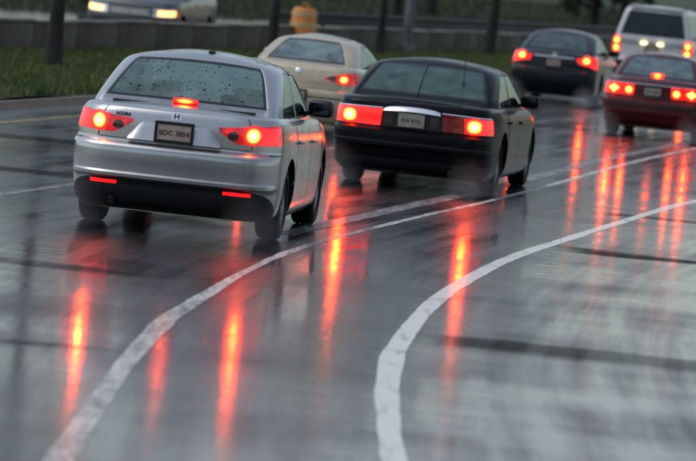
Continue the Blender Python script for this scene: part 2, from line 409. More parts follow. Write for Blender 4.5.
bank_m = noisy(mat('dark bank turf', (.02, .035, .01), .9), .5, (.012, .020, .006), (.04, .055, .014))  # bank turf coloured darker all over than the verge turf
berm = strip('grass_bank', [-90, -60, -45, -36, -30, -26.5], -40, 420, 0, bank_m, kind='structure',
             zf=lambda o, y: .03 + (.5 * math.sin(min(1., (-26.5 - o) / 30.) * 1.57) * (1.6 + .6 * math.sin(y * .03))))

# low concrete wall in panels along the verge
wall = thing('low_wall', 'low weathered concrete wall running along the back of the grass verge', 'wall', (0, 0, 0))
yy = 52.
i = 0
while yy < 176:
    y2 = yy + 3.04
    a = Vector((X1(yy) - 13.8, yy, 0)); b = Vector((X1(y2) - 13.8, y2, 0)); c = (a + b) / 2
    an = math.atan2(b.y - a.y, b.x - a.x)
    ln = (b - a).length
    h = .74 + .02 * math.sin(i * 1.7)
    box('wall_panel', (c.x, c.y, h / 2 - .02), (ln - .025, .22, h), concrete, wall, .012, (0, 0, an))
    box('coping', (c.x, c.y, h + .012), (ln - .012, .27, .06), kerb_m, wall, .012, (0, 0, an))
    yy = y2; i += 1
# dark guard rail behind the wall on posts
railm = noisy(mat('weathered steel rail', (.03, .026, .022), .55, .3), 3., (.012, .011, .010), (.035, .028, .022))
rail = thing('guard_rail', 'dark rusty steel guard rail on posts behind the low wall', 'guard rail')
def wprofile(name, y0, y1, z, off):
    pr = [(-.0, -.16), (.05, -.13), (.05, -.07), (0, -.03), (0, .03), (.05, .07), (.05, .13), (0, .16)]
    ys = []; q = y0
    while q < y1: ys.append(q); q += 2.
    ys.append(y1); vs, fs = [], []; n = len(pr)
    for q in ys:
        for dx, dz in pr: vs.append((X1(q) + off + dx, q, z + dz))
    for i in range(len(ys) - 1):
        for k in range(n - 1): fs.append((i*n+k, i*n+k+1, (i+1)*n+k+1, (i+1)*n+k))
    return pyd(name, vs, fs, railm, rail, 30)
for q in range(104, 176, 4):
    wprofile('rail_beam', q + .01, q + 3.99, .93, -14.35)
    box('post', (X1(q + 2) - 14.45, q + 2, .55), (.12, .1, 1.1), railm, rail, .01)

# ------------------------------------------------------------------ grass blades (uncountable)
def grass(name, label, n, y0, y1, o0, o1, zf, h0, h1, m):
    rnd = random.Random(5); vs, fs = [], []
    for i in range(n):
        y = y0 + (y1 - y0) * rnd.random() ** 1.3; o = o0 + (o1 - o0) * rnd.random(); z = zf(o, y)
        x = X1(y) + o; h = h0 + (h1 - h0) * rnd.random() ** 2
        for k in range(3):
            a = rnd.random() * 6.28; w = .012 + .012 * rnd.random(); lx, ly = rnd.gauss(0, .35) * h, rnd.gauss(0, .35) * h
            bx, by = x + rnd.gauss(0, .03), y + rnd.gauss(0, .03)
            j = len(vs)
            vs += [(bx - w * math.cos(a), by - w * math.sin(a), z - .02), (bx + w * math.cos(a), by + w * math.sin(a), z - .02), (bx + lx, by + ly, z + h)]
            fs.append((j, j + 1, j + 2))
    me = bpy.data.meshes.new(name); me.from_pydata(vs, [], fs)
    o = link(name, me, m); o['kind'] = 'stuff'; o['label'] = label; o['category'] = 'grass'
    return o
blade = noisy(mat('grass blades', (.06, .1, .02), .6), .7, (.06, .115, .018), (.15, .14, .04), .38, .62)
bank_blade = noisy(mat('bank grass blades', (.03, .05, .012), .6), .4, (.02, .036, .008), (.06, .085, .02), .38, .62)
def verge_z(o, y): return .12 + .06 * max(0, (-8.36 - o) / 5.4) + .02 * math.sin(y * .9 + o * 2)
grass('verge_grass', 'short wet green grass on the verge below the low wall', 60000, 52, 135, -13.6, -8.4, verge_z, .05, .16, blade)
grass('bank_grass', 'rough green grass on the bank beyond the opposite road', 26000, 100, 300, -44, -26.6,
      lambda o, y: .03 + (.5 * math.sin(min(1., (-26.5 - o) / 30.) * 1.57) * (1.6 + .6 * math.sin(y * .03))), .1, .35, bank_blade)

# ------------------------------------------------------------------ trees
bark = noisy(mat('wet bark', (.03, .025, .02), .8), 6., (.010, .009, .008), (.035, .028, .022), bump=.6, bscale=25., stretch=(1, 1, .25))
leafm = noisy(mat('leaves', (.05, .08, .02), .55), .6, (.028, .055, .012), (.085, .12, .03), .35, .65)
leafd = noisy(mat('dark leaves', (.03, .05, .02), .55), .5, (.016, .032, .010), (.05, .075, .022), .35, .65)
def leaves(name, rnd, clumps, n, size, m, parent):
    vs, fs = [], []
    for i in range(n):
        c, r_ = clumps[rnd.randrange(len(clumps))]
        d = Vector((rnd.gauss(0, 1), rnd.gauss(0, 1), rnd.gauss(0, .8)))
        if d.length < .01: continue
        p = Vector(c) + d.normalized() * r_ * (rnd.random() ** .45)
        u = Vector((rnd.gauss(0, 1), rnd.gauss(0, 1), rnd.gauss(0, .5))).normalized()
        v = u.cross(Vector((rnd.gauss(0, 1), rnd.gauss(0, 1), rnd.gauss(0, 1)))).normalized()
        s = size * (.6 + .8 * rnd.random()); j = len(vs)
        vs += [p - u * s, p + v * s * .5, p + u * s, p - v * s * .5]; fs.append((j, j + 1, j + 2, j + 3))
    me = bpy.data.meshes.new(name); me.from_pydata([tuple(v) for v in vs], [], fs)
    return link(name, me, m, parent)
def tree(name, label, x, y, z, h, r_tr, crown_r, crown_z, nleaf, seed, m=None, group=None, lean=0., size=.16):
    rnd = random.Random(seed); t = thing(name, label, 'tree', (x, y, z), 0, group)
    pts = [(0, 0, -.15), (0, 0, .06), (lean * .3, .02, h * .15), (lean, rnd.gauss(0, .06), h * .4), (lean * 1.3 + rnd.gauss(0, .1), 0, h * .85)]
    tube('trunk', pts, [r_tr * 1.7, r_tr * 1.25, r_tr, r_tr * .8, r_tr * .25], bark, t, 12)
    cl = []
    for k in range(7):
        a = k * 2.4 + rnd.random(); z0 = crown_z + (h - crown_z) * rnd.random() * .55; rr = crown_r * (.45 + .5 * rnd.random())
        e = (lean + math.cos(a) * rr, math.sin(a) * rr, z0 + crown_r * .5 * rnd.random() + .4)
        tube('limb', [(lean, 0, max(z0 - .6, h * .3)), ((lean + e[0]) / 2, e[1] / 2, (z0 + e[2]) / 2 - .1), e], [r_tr * .45, r_tr * .3, r_tr * .12], bark, t, 7)
        cl.append((e, crown_r * (.35 + .25 * rnd.random())))
    for k in range(12):
        a = rnd.random() * 6.28; rr = crown_r * rnd.random() ** .5 * .9; zz = crown_z + .5 + (h - crown_z) * rnd.random()
        cl.append(((lean + math.cos(a) * rr, math.sin(a) * rr, zz), crown_r * (.25 + .25 * rnd.random())))
    leaves('crown', rnd, cl, nleaf, size, m or leafm, t)
    return t
def on_verge(x, y): return verge_z(x - X1(y), y)
tree('street_tree', 'dark tree trunk on the verge at the far left, nearest of the trees', -5.25, 74.5, .14, 8.5, .12, 2.4, 4.6, 1500, 11, lean=-.1, size=.12)
tree('street_tree', 'slim dark tree trunk just left of the cream sedan roof', -2.05, 95, .14, 8.0, .105, 2.2, 4.6, 1500, 12, size=.12)
tree('street_tree', 'thin dark tree trunk right of the cream sedan, beside the grey lamp post', .30, 108, .14, 7.5, .10, 2.1, 4.6, 1500, 13, size=.12)
tree('street_tree', 'dark tree trunk behind the antenna of the black sedan', 3.35, 121, .14, 8.5, .14, 2.4, 4.6, 1500, 14, lean=.1, size=.12)

# grey lamp post on the verge
galv = noisy(mat('galvanised steel', (.2, .21, .22), .5, .5), 4., (.10, .105, .11), (.19, .2, .21))
lp = thing('lamp_post', 'grey steel lamp post on the verge between two thin trunks', 'lamp post', (1.02, 114, .13))
lathe('pole', [(.0, 7.6), (.08, 7.6), (.10, 4.), (.135, .4), (.135, .0), (0, 0)], galv, lp, 18)
lathe('base', [(0, .36), (.17, .36), (.20, .30), (.20, .0), (0, .0)], galv, lp, 18)
tube('arm', [(0, 0, 7.4), (.5, -.1, 7.9), (1.6, -.3, 8.1)], [.05, .045, .04], galv, lp)
box('lamp_head', (1.95, -.37, 8.1), (.75, .3, .16), galv, lp, .05)
box('access_door', (0, -.135, .8), (.11, .02, .36), galv, lp, .006)

# ------------------------------------------------------------------ cars
class Shell:
    """surface wrapped round a car: s 0..1 rear face, 1..2 rear corner, 2..3 side, 3..4 front corner, 4..5 front; z is nominal height"""
    def __init__(S, rear, front, side, L, rc, fc, bow=.05, fbow=.12, taper=None, top=None, z0=.2):
        S.rear, S.front, S.side, S.L = pchip(rear), pchip(front), pchip(side), L
        S.rc, S.fc, S.bow, S.fbow = rc, fc, bow, fbow
        S.taper = pchip(taper) if taper else (lambda y: 1.)
        S.top = pchip(top) if top else None
        S.arch = 0.; S.z0 = z0; S.z1 = side[-1][0]; S.W = max(p[1] for p in side)
    def P(S, s, z):
        sg = 1 if s >= 0 else -1; s = abs(s)
        w = S.side(z); rx, ry = S.rc(z) if callable(S.rc) else S.rc; fx, fy = S.fc(z) if callable(S.fc) else S.fc
        yr = S.rear(z); yf = S.L - S.front(z)
        if s <= 1: x = (w - rx) * s; y = yr
        elif s <= 2:
            t = (s - 1) * math.pi / 2; x = w - rx + rx * math.sin(t); y = yr + ry * (1 - math.cos(t))
        elif s <= 3: x = w; y = yr + S.bow + ry + (yf - fy - S.fbow - yr - ry - S.bow) * (s - 2)
        elif s <= 4:
            t = (s - 3) * math.pi / 2; x = w - fx + fx * math.cos(t); y = yf - fy + fy * math.sin(t)
        else: x = (w - fx) * (5 - s); y = yf
        if s <= 2: y += S.bow * (x / w) ** 2
        if s >= 3: y -= S.fbow * (x / w) ** 2
        x *= S.taper(y)
        zz = z
        if S.top: zz = S.z0 + (z - S.z0) * (S.top(y) - S.z0) / (S.z1 - S.z0)
        if S.arch: zz += S.arch * max(0., (z - S.z0) / (S.z1 - S.z0)) ** 1.6 * (1 - min(1., x / w) ** 2)
        return Vector((sg * x, y, zz))
    def nrm(S, s, z, e=.01):
        z_a, z_b = max(z - e, S.z0), min(z + e, S.z1)
        n = (S.P(s + e, z) - S.P(s - e, z)).cross(S.P(s, z_b) - S.P(s, z_a))
        return n.normalized() if n.length > 1e-9 else Vector((0, -1, 0))
    def sx(S, x, z):
        """s of a place x metres out from the middle, measured along the rear"""
        rx, ry = S.rc(z) if callable(S.rc) else S.rc
        a = S.side(z) - rx; arc = (rx + ry) / 2 * 1.5708
        return math.copysign(x_ / a if (x_ := abs(x)) <= a else min(2., 1 + (x_ - a) / arc), x)
    def sy(S, y, z=.6):
        rx, ry = S.rc(z) if callable(S.rc) else S.rc; fx, fy = S.fc(z) if callable(S.fc) else S.fc
        a = S.rear(z) + S.bow + ry; b = S.L - S.front(z) - fy - S.fbow
        return 2 + (y - a) / (b - a)

def cap_rows(S, ss, z, crown, m=8):
    """roof or deck: rows across from the ring on one side to the other"""
    vs, fs = [], []; W = S.side(z)
    for s in ss:
        p = S.P(s, z); x = p.x
        for k in range(-m, m + 1):
            q = k / m
            vs.append((x * q, p.y, p.z + crown * (1 - q * q) * min(1, (x / W)) ** 1.5))
    n = 2 * m + 1
    for i in range(len(ss) - 1):
        for k in range(n - 1): fs.append((i*n+k, i*n+k+1, (i+1)*n+k+1, (i+1)*n+k))
    return vs, fs
def full_s(nr=7, nc=6, ns=18, nfc=5, nf=5, extra=()):
    a = [i / nr for i in range(nr)] + [1 + i / nc for i in range(nc)] + [2 + i / ns for i in range(ns)] + [3 + i / nfc for i in range(nfc)] + [4 + i / nf for i in range(nf + 1)]
    return sorted(set([round(x, 5) for x in a] + [round(x, 5) for x in extra]))
def grid_patch(S, s0, s1, zb, zt, off=.004, back=.012, ns=10, nz=5):
    """a panel that follows the shell, proud of it by off, with side walls going back in"""
    vs, fs = [], []
    for i in range(ns + 1):
        s = s0 + (s1 - s0) * i / ns
        b, t = (zb(i / ns) if callable(zb) else zb), (zt(i / ns) if callable(zt) else zt)
        for k in range(nz + 1):
            z = b + (t - b) * k / nz; n = S.nrm(s, z); p = S.P(s, z)
            vs.append(p + n * (off if not callable(off) else off(i / ns, k / nz)))
    n1 = nz + 1
    for i in range(ns):
        for k in range(nz): fs.append((i*n1+k, (i+1)*n1+k, (i+1)*n1+k+1, i*n1+k+1))
    rim = [(i, 0) for i in range(ns)] + [(ns, k) for k in range(nz)] + [(i, nz) for i in range(ns, 0, -1)] + [(0, k) for k in range(nz, 0, -1)]
    base = len(vs)
    for i, k in rim:
        s = s0 + (s1 - s0) * i / ns; b, t = (zb(i / ns) if callable(zb) else zb), (zt(i / ns) if callable(zt) else zt)
        z = b + (t - b) * k / nz; vs.append(S.P(s, z) - S.nrm(s, z) * back)
    for q in range(len(rim)):
        q2 = (q + 1) % len(rim); i, k = rim[q]; i2, k2 = rim[q2]
        fs.append((i*n1+k, base + q, base + q2, i2*n1+k2))
    return vs, fs
def panel(name, S, s0, s1, zb, zt, m, parent, off=.004, back=.012, ns=10, nz=5, ang=40):
    vs, fs = grid_patch(S, s0, s1, zb, zt, off, back, ns, nz)
    return pyd(name, vs, fs, m, parent, ang)
def disc(name, S, x, z, rx, rz, m, parent, off=.006, dome=.012, power=2.):
    vs, fs = [], []; nr, na = 8, 24
    for i in range(nr + 1):
        for k in range(na):
            a = 2 * math.pi * k / na; f = i / nr
            ca, sa = math.cos(a), math.sin(a)
            e = (abs(ca) ** power + abs(sa) ** power) ** (-1 / power)
            xx = x + rx * f * e * ca; zz = z + rz * f * e * sa
            s = S.sx(xx, zz); vs.append(S.P(s, zz) + S.nrm(s, zz) * (off + dome * (1 - f * f)))
    for i in range(nr):
        for k in range(na):
            l = (k + 1) % na; fs.append((i*na+k, i*na+l, (i+1)*na+l, (i+1)*na+k))
    ob = pyd(name, vs, fs, m, parent, 60)
    me = ob.data; at = me.attributes.new('glow', 'FLOAT', 'POINT')
    c = S.P(S.sx(x, z), z)
    for i, v in enumerate(me.vertices):
        e = ((abs(v.co.x - c.x) / rx) ** power + (abs(v.co.z - c.z) / rz) ** power) ** (1 / power)
        at.data[i].value = max(0., 1. - e)
    return ob

def make_wheel(car, x, y, r, w, side, spokes=10, rim_m=None, rimr=.205):
    rim_m = rim_m or MB['alloy']
    hub = lathe('wheel', [(0, .0), (.035, .0), (.035, .03), (0, .032)], MB['black'], car, 14, 'x')
    hub.location = (x, y, r); hub.rotation_euler = (0, 0, 0 if side > 0 else math.pi)
    hw = w / 2; rr = rimr
    prof = [(rr, -hw * .8), (rr + .012, -hw), (r - .035, -hw), (r - .008, -hw * .82), (r, -hw * .6), (r, -hw * .3), (r - .006, -hw * .28), (r - .006, -hw * .2), (r, -hw * .18),
            (r, hw * .18), (r - .006, hw * .2), (r - .006, hw * .28), (r, hw * .3), (r, hw * .6), (r - .008, hw * .82), (r - .035, hw), (rr + .012, hw), (rr, hw * .8)]
    lathe('tyre', prof, MB['rubber'], hub, 40, 'x')
    vs, fs = [], []
    ri = rr
    lip = [(ri + .004, hw * .86), (ri - .012, hw * .84), (ri - .02, hw * .5), (ri - .022, -hw * .7)]
    n = len(lip); seg = 40
    for i in range(seg):
        a = 2 * math.pi * i / seg
        for rr_, h in lip: vs.append((h, rr_ * math.cos(a), rr_ * math.sin(a)))
    for i in range(seg):
        j = (i + 1) % seg
        for k in range(n - 1): fs.append((i*n+k, j*n+k, j*n+k+1, i*n+k+1))
    for q in range(spokes):
        a = 2 * math.pi * q / spokes; j = len(vs)
        for rad, wd in ((.03, .016), (ri - .012, .022)):
            for sd in (-1, 1):
                for h in (hw * .55, hw * .78 if rad < .1 else hw * .74):
                    vs.append((h, rad * math.cos(a) - sd * wd * math.sin(a), rad * math.sin(a) + sd * wd * math.cos(a)))
        fs += [(j+1, j+3, j+7, j+5), (j, j+1, j+5, j+4), (j+2, j+3, j+7, j+6), (j, j+2, j+6, j+4)]
    pyd('rim', vs, fs, rim_m, hub, 35)
    dv = lathe('brake_disc', [(0, -hw * .1), (.13, -hw * .1), (.13, -hw * .0), (0, 0)], MB['under'], hub, 20, 'x')
    return hub

def plate(car, S, z, x, text, pm, tilt=0., off=.02, w=.305, h=.155, frame=True):
    p = S.P(S.sx(x, z), z)
    b = box('license_plate', (p.x, p.y - off, p.z), (w, .006, h), pm, car, .002, (tilt, 0, 0))
    if frame:
        vs, fs = [], []
        for (dx, dz) in ((w/2+.012, h/2+.012), (w/2-.012, h/2-.012)):
            for sx_, sz_ in ((-1, -1), (1, -1), (1, 1), (-1, 1)): vs.append((sx_*dx, -.008, sz_*dz))
        for q in range(4):
            r_ = (q + 1) % 4; fs.append((q, r_, 4 + r_, 4 + q))
        for sx_, sz_ in ((-1, -1), (1, -1), (1, 1), (-1, 1)): vs.append((sx_*(w/2+.012), .006, sz_*(h/2+.012)))
        for q in range(4):
            r_ = (q + 1) % 4; fs.append((q, 8 + q, 8 + r_, r_))
        pyd('plate_frame', vs, fs, MB['black'], b, 20)
    text_mesh('plate_lettering', text, .060, MB['ink'], b, (0, -.0045, -.006), (math.pi / 2, 0, 0))
    return b

def build_car(name, label, loc, heading, P, group='cars driving in the rain'):
    """P: dict of the car's proportions"""
    car = thing(name, label, P.get('cat', 'car'), (loc[0], loc[1], 0), -heading, group)
    L = P['L']; pm = P['paint']
    B = Shell(P['rear'], P['front'], P['side'], L, P['rc'], P['fc'], P.get('bow', .06), P.get('fbow', .14), P['taper'], P['belt'], P['z0'])
    B.z0 = P['side'][0][0]
    zs = sorted(set([round(p[0], 4) for p in P['side']] + [round(p[0], 4) for p in P['rear']] +
                    [round(B.z0 + (B.z1 - B.z0) * i / 16, 4) for i in range(17)]))
    zs = [z for z in zs if B.z0 <= z <= B.z1]
    ss = full_s(8, 7, 30, 6, 6)
    vs, fs = [], []
    allS = [-s for s in reversed(ss) if s > 0] + ss
    n = len(allS)
    for z in zs:
        for s in allS: vs.append(B.P(s, z))
    for i in range(len(zs) - 1):
        for k in range(n - 1): fs.append((i*n+k, i*n+k+1, (i+1)*n+k+1, (i+1)*n+k))
    v2, f2 = cap_rows(B, ss, B.z1, P.get('crown', .035)); o = len(vs); vs += v2; fs += [tuple(o + q for q in f) for f in f2]
    v2, f2 = cap_rows(B, ss, B.z0, 0.); o = len(vs); vs += v2; fs += [tuple(o + q for q in f) for f in f2]
    body = pyd('body', vs, fs, [pm, MB['under']], car, 0, merge=.0008)
    # wheel arches, cut out of the body
    rw, ya, wb = P['tyre_r'], P['axle'], P['wb']
    cut = bpy.data.meshes.new('cut'); bm = bmesh.new()
    for y in (ya, ya + wb):
        for sd in (-1, 1):
            q = bmesh.ops.create_cone(bm, cap_ends=True, segments=40, radius1=rw + .055, radius2=rw + .055, depth=.62)
            bmesh.ops.rotate(bm, verts=q['verts'], cent=(0, 0, 0), matrix=Matrix.Rotation(math.pi / 2, 3, 'Y'))
            bmesh.ops.translate(bm, verts=q['verts'], vec=(sd * (B.W - .06 + .06), y, rw + .01))
    for f in bm.faces: f.material_index = 1
    bm.to_mesh(cut); bm.free()
    co = link('cut', cut, [pm, MB['under']])
    co.parent = car
    md = body.modifiers.new('b', 'BOOLEAN'); md.object = co; md.operation = 'DIFFERENCE'; md.solver = 'MANIFOLD'
    me = bpy.data.meshes.new_from_object(body.evaluated_get(bpy.context.evaluated_depsgraph_get()))
    body.modifiers.clear(); old = body.data; body.data = me; bpy.data.meshes.remove(old)
    bpy.data.objects.remove(co); bpy.data.meshes.remove(cut)
    me.name = 'body'; smooth(me, 32)
    # cabin: pillars and roof in paint, panes as parts
    g = P['cabin']
    C = Shell(g['rear'], g['front'], g['side'], L, g['rc'], g['fc'], g.get('bow', .05), g.get('fbow', .12), None, None)
    C.z0 = g['side'][0][0]; C.arch = g.get('arch', .0)
    roof = pchip(g['roof'])
    cz0, cz1 = C.z0, C.z1
    wz = g['win']        # rear_bottom, rear_top, side_bottom, side_top, front_bottom, front_top
    zl = sorted(set([cz0, cz1] + list(wz) + [round(wz[0] + (wz[1] - wz[0]) * i / 8, 4) for i in range(9)] + [round(p[0], 4) for p in g['side']]
                    + [wz[0] + .02, wz[1] - .02, wz[2] + .015, wz[3] - .015]))
    zl = [z for z in zl if cz0 <= z <= cz1]
    sw = g['sidewin']    # list of (s0, s1) along the side
    rg = g.get('rg', .97)
    ex = [rg, rg - .035] + [v for a, b in sw for v in (a, a + .012, b - .012, b)]
    cs = full_s(8, 5, 14, 5, 6, ex)
    allC = [-s for s in reversed(cs) if s > 0] + cs; n = len(allC)
    def gp(s, z):
        p = C.P(s, z)
        f = max(0., (z - wz[1]) / max(1e-6, cz1 - wz[1])) if z > wz[1] else 0.
        return p
    V = [gp(s, z) for z in zl for s in allC]
    groups = {}
    def zone(sa, sb, za, zb):
        s = (abs(sa) + abs(sb)) / 2; z = (za + zb) / 2; sg = 'R' if sa + sb > 0 else 'L'
        if s < rg and wz[0] < z < wz[1]:
            return ('rear_window', '') if (s < rg - .035 and wz[0] + .019 < z < wz[1] - .019) else ('window_seal', '')
        for i, (a, b) in enumerate(sw):
            if a < s < b and wz[2] < z < wz[3]:
                return ('side_window', sg + str(i)) if (a + .012 < s < b - .012 and wz[2] + .014 < z < wz[3] - .014) else ('window_seal', '')
        if s > 4.02 and wz[4] < z < wz[5]: return ('windshield', '')
        return ('cabin_frame', '')
    for i in range(len(zl) - 1):
        for k in range(n - 1):
            groups.setdefault(zone(allC[k], allC[k+1], zl[i], zl[i+1]), []).append((i*n+k, i*n+k+1, (i+1)*n+k+1, (i+1)*n+k))
    mats = {'rear_window': P['glass_r'], 'side_window': P['glass_s'], 'windshield': P['glass_f'], 'window_seal': MB['seal'], 'cabin_frame': pm}
    cabin = None
    rvs, rfs = cap_rows(C, cs, cz1, 0., 8)
    W = C.side(cz1)
    rvs = [(x, y, cz1 + C.arch * (1 - min(1, abs(x) / W) ** 2) + roof(y) * (1 - (min(1, abs(x) / W)) ** 2.4)) for x, y, z in rvs]
    for (nm, key), faces in groups.items():
        used = sorted({q for f in faces for q in f}); mp = {q: i for i, q in enumerate(used)}
        vv = [V[q] for q in used]; ff = [tuple(mp[q] for q in f) for f in faces]
        if nm == 'cabin_frame':
            o = len(vv); vv += rvs; ff += [tuple(o + q for q in f) for f in rfs]
        ob = pyd(nm, vv, ff, mats[nm], car, 40, merge=.0008)
        if nm in ('cabin_frame',):
            cabin = ob
            sd_ = ob.modifiers.new('thickness', 'SOLIDIFY'); sd_.thickness = .03; sd_.offset = -1
    # seats
    sm = P.get('seat', MB['seat'])
    fl = P.get('floor', .42)
    for sgn in (-1, 1):
        for (y, hh) in ((g['seat_r'], P.get('seat_h', 1.06)), (g['seat_f'], P.get('seat_h', 1.06) + .04)):
            st = box('seat', (sgn * .36, y, (hh + .3) / 2), (.50, .16, hh - .32), sm, car, .06, (R(14), 0, 0))
            box('headrest', (0, -.05, (hh - .32) / 2 + .09), (.27, .10, .17), sm, st, .04)
    box('parcel_shelf', (0, (g['rear'][0][1] + g['seat_r']) / 2, g['shelf']), (1.2, abs(g['seat_r'] - g['rear'][0][1]) * .8 + .05, .02), MB['seatdark'], car, .004)
    box('dashboard', (0, g['dash'], .86), (1.3, .35, .16), MB['seatdark'], car, .05)
    # doors
    for sgn in (-1, 1):
        for (y0, y1) in P['doors']:
            d = panel('door', B, sgn * B.sy(y0), sgn * B.sy(y1), P.get('door_b', .30), B.z1 - .02, pm, car, .0035, .01, 8, 12)
            hz = P.get('handle_z', .84); s = B.sy(y0 + .14); p = B.P(s, hz)
            box('handle', (sgn * (p.x + .018), p.y + .02, p.z), (.028, .17, .03), P.get('handle_m', pm), d, .01)
        # mirror
        p = C.P(C.sy(P['mirror_y'], wz[2] + .05), wz[2] + .05)
        mr = box('mirror', (sgn * (p.x + .13), P['mirror_y'], p.z + .02), (.22, .13, .155), P.get('mirror_m', pm), car, .058, (0, 0, sgn * R(-10)), 3)
        box('mirror_glass', (0, -.066, 0), (.16, .004, .10), MB['mirror'], mr, .001)
        box('mirror_arm', (sgn * -.12, .0, -.05), (.10, .06, .04), MB['black'], mr, .01)
        # wheels
        for y in (ya, ya + wb):
            make_wheel(car, sgn * P['track'], y, rw, P.get('tyre_w', .205), sgn, P.get('spokes', 10), P.get('rim_m'), P.get('rim_r', .205))
    # axle and underside
    tube('rear_axle', [(-P['track'] + .05, ya, rw - .04), (P['track'] - .05, ya, rw - .04)], .04, MB['under'], car)
    ex_x = P.get('exhaust', -.5)
    tube('exhaust_pipe', [(ex_x, .75, .27), (ex_x, .2, .27), (ex_x, P['rear'][1][1] - .06, .235)], .03, MB['under'], car)
    return car, B, C

def flat_bulb(parent, y, rx, rz):
    vs, fs = [], []; nr, na = 6, 24
    for i in range(nr + 1):
        for k in range(na):
            a = 2 * math.pi * k / na; vs.append((rx * i / nr * math.cos(a), y - .01 * (1 - (i / nr) ** 2), rz * i / nr * math.sin(a)))
    for i in range(nr):
        for k in range(na): fs.append((i*na+k, i*na+(k+1) % na, (i+1)*na+(k+1) % na, (i+1)*na+k))
    o = pyd('bulb', vs, fs, MB['core_high'], parent, 60); at = o.data.attributes.new('glow', 'FLOAT', 'POINT')
    for i, v in enumerate(o.data.vertices): at.data[i].value = max(0., 1 - math.hypot(v.co.x / rx, v.co.z / rz))
    return o
def both(f):
    for sg in (-1, 1): f(sg)
def profz(pts): return pts

def antenna(car, p, h, tilt=R(20)):
    a = tube('antenna', [p, (p[0], p[1] - .3 * h * math.sin(tilt), p[2] + h * .5), (p[0], p[1] - h * math.sin(tilt), p[2] + h)], [.006, .004, .003], MB['black'], car, 6)
    lathe('antenna_base', [(0, .03), (.012, .03), (.02, 0), (0, 0)], MB['black'], a, 10).location = p
    return a
def sedan(L, W, H, deck, ov, wb, rear, gl_b, gl_t, ws_t, ws_b, roofw, basew, **kw):
    """proportions shared by the saloon cars; gl_b etc. are (y, z) points of the side view"""
    P = dict(L=L, rear=rear, z0=.2, axle=ov, wb=wb)
    P['front'] = [(.2, .10), (.35, .02), (.55, .0), (.70, .03), (deck - .06, .12), (deck, .22)]
    P['side'] = [(.17, W * .90), (.24, W * .96), (.40, W * .99), (.60, W), (deck - .24, W * .992), (deck - .12, W * .972), (deck - .05, W * .95), (deck - .015, W * .922), (deck, W * .885)]
    P['taper'] = [(0, .945), (.5, .978), (1.2, 1.), (L - 1.5, 1.), (L - .7, .975), (L, .91)]
    P['belt'] = [(0, deck), (gl_b[0], deck + .012), (1.6, deck - .01), (2.6, deck - .035), (ws_b[0], deck - .05), (L - .6, deck - .15), (L - .1, deck - .27), (L, deck - .3)]
    P['rc'] = kw.pop('rc', (.22, .22)); P['fc'] = (.3, .35)
    z1 = gl_t[1] + .045
    zb, zt = gl_b[1], gl_t[1]
    yb, yt = gl_b[0], gl_t[0]
    c = {}
    c['rear'] = [(zb - .14, yb - .16), (zb, yb), (zb + (zt - zb) * .35, yb + (yt - yb) * .31), (zb + (zt - zb) * .7, yb + (yt - yb) * .655), (zt, yt), (zt + .02, yt + .06), (z1, yt + .17)]
    fb, ft = L - ws_b[0], L - ws_t[0]
    c['front'] = [(zb - .14, fb - .2), (ws_b[1], fb), ((ws_b[1] + ws_t[1]) / 2, (fb + ft) / 2 - .02), (ws_t[1], ft), (z1, ft + .12)]
    zw = deck - .02
    c['side'] = [(zb - .14, basew + .01), (zw, basew), (zw + (zt - zw) * .45, basew + (roofw - basew) * .36), (zt - .05, basew + (roofw - basew) * .80), (zt - .02, roofw + .008), (zt, roofw - .012), (zt + .016, roofw - .04), (zt + .032, roofw - .085), (z1, roofw - .15)]
    cr = kw.pop('crc', (.15, .28)); c['rc'] = lambda z: (cr[0] + .045 * max(0., min(1., (z - zb) / (zt - zb))) ** 1.3, cr[1] + .08 * max(0., min(1., (z - zb) / (zt - zb)))); c['fc'] = (.12, .3)
    ym = (yt + ws_t[0]) / 2; c['arch'] = .045; rise = max(.02, H - z1 - .045)
    c['roof'] = [(yt + .19, 0.), (yt + .5, rise * .7), (ym + .05, rise), (ws_t[0] - .45, rise * .6), (ws_t[0] - .13, 0.)]
    c['win'] = (zb + .008, zt - .006, zw + .012, zt - .02, ws_b[1] + .02, ws_t[1] - .01)
    c['sidewin'] = kw.pop('sidewin', [(2.02, 2.47), (2.53, 3.5)])
    c['seat_r'] = yt + .02; c['seat_f'] = yt + .95; c['shelf'] = zb - .03; c['dash'] = ws_b[0] - .35
    P['cabin'] = c
    P['doors'] = kw.pop('doors', [(ov + .34, ov + 1.36), (ov + 1.375, ov + wb - .42)])
    P['mirror_y'] = ws_b[0] - .62
    P.update(kw)
    return P
teal = (.62, .74, .70)
g_side = glass('side glass', (.12, .15, .14), .04, fogcol=(.1, .12, .115))
g_front = glass('windscreen glass', (.78, .85, .82), .06)

# --- silver saloon in front, left
silver = paint('silver paint', (.58, .57, .56), .85, .33, .2, .25)
silver_rear = [(.2, .20), (.24, .12), (.34, .075), (.43, .06), (.44, .045), (.452, .004), (.478, .0), (.495, .020), (.56, .012), (.66, .0), (.70, .004), (.722, .022), (.738, .065), (.75, .09), (.77, .095), (.88, .095), (.97, .108), (1.015, .128), (1.038, .155), (1.045, .18)]
P = sedan(4.66, .895, 1.545, 1.045, 1.03, 2.67, silver_rear, (.56, 1.105), (1.22, 1.435), (2.42, 1.44), (3.3, 1.02), .665, .805, crc=(.08, .27),
          paint=silver, glass_r=glass('misted rear glass', (.46, .62, .58), .40, True, (.26, .35, .33)), glass_s=g_side, glass_f=g_front,
          tyre_r=.322, track=.755, exhaust=-.48, handle_m=silver, mirror_m=MB['black'], spokes=10, rc=(.31, .28), bow=.08)
car, B, C = build_car('silver_sedan', 'silver sedan in the foreground with leaf specks on its rear window', (-1.60, 38.3), R(5.8), P)
car.scale = (1.055, 1.0, 1.035)
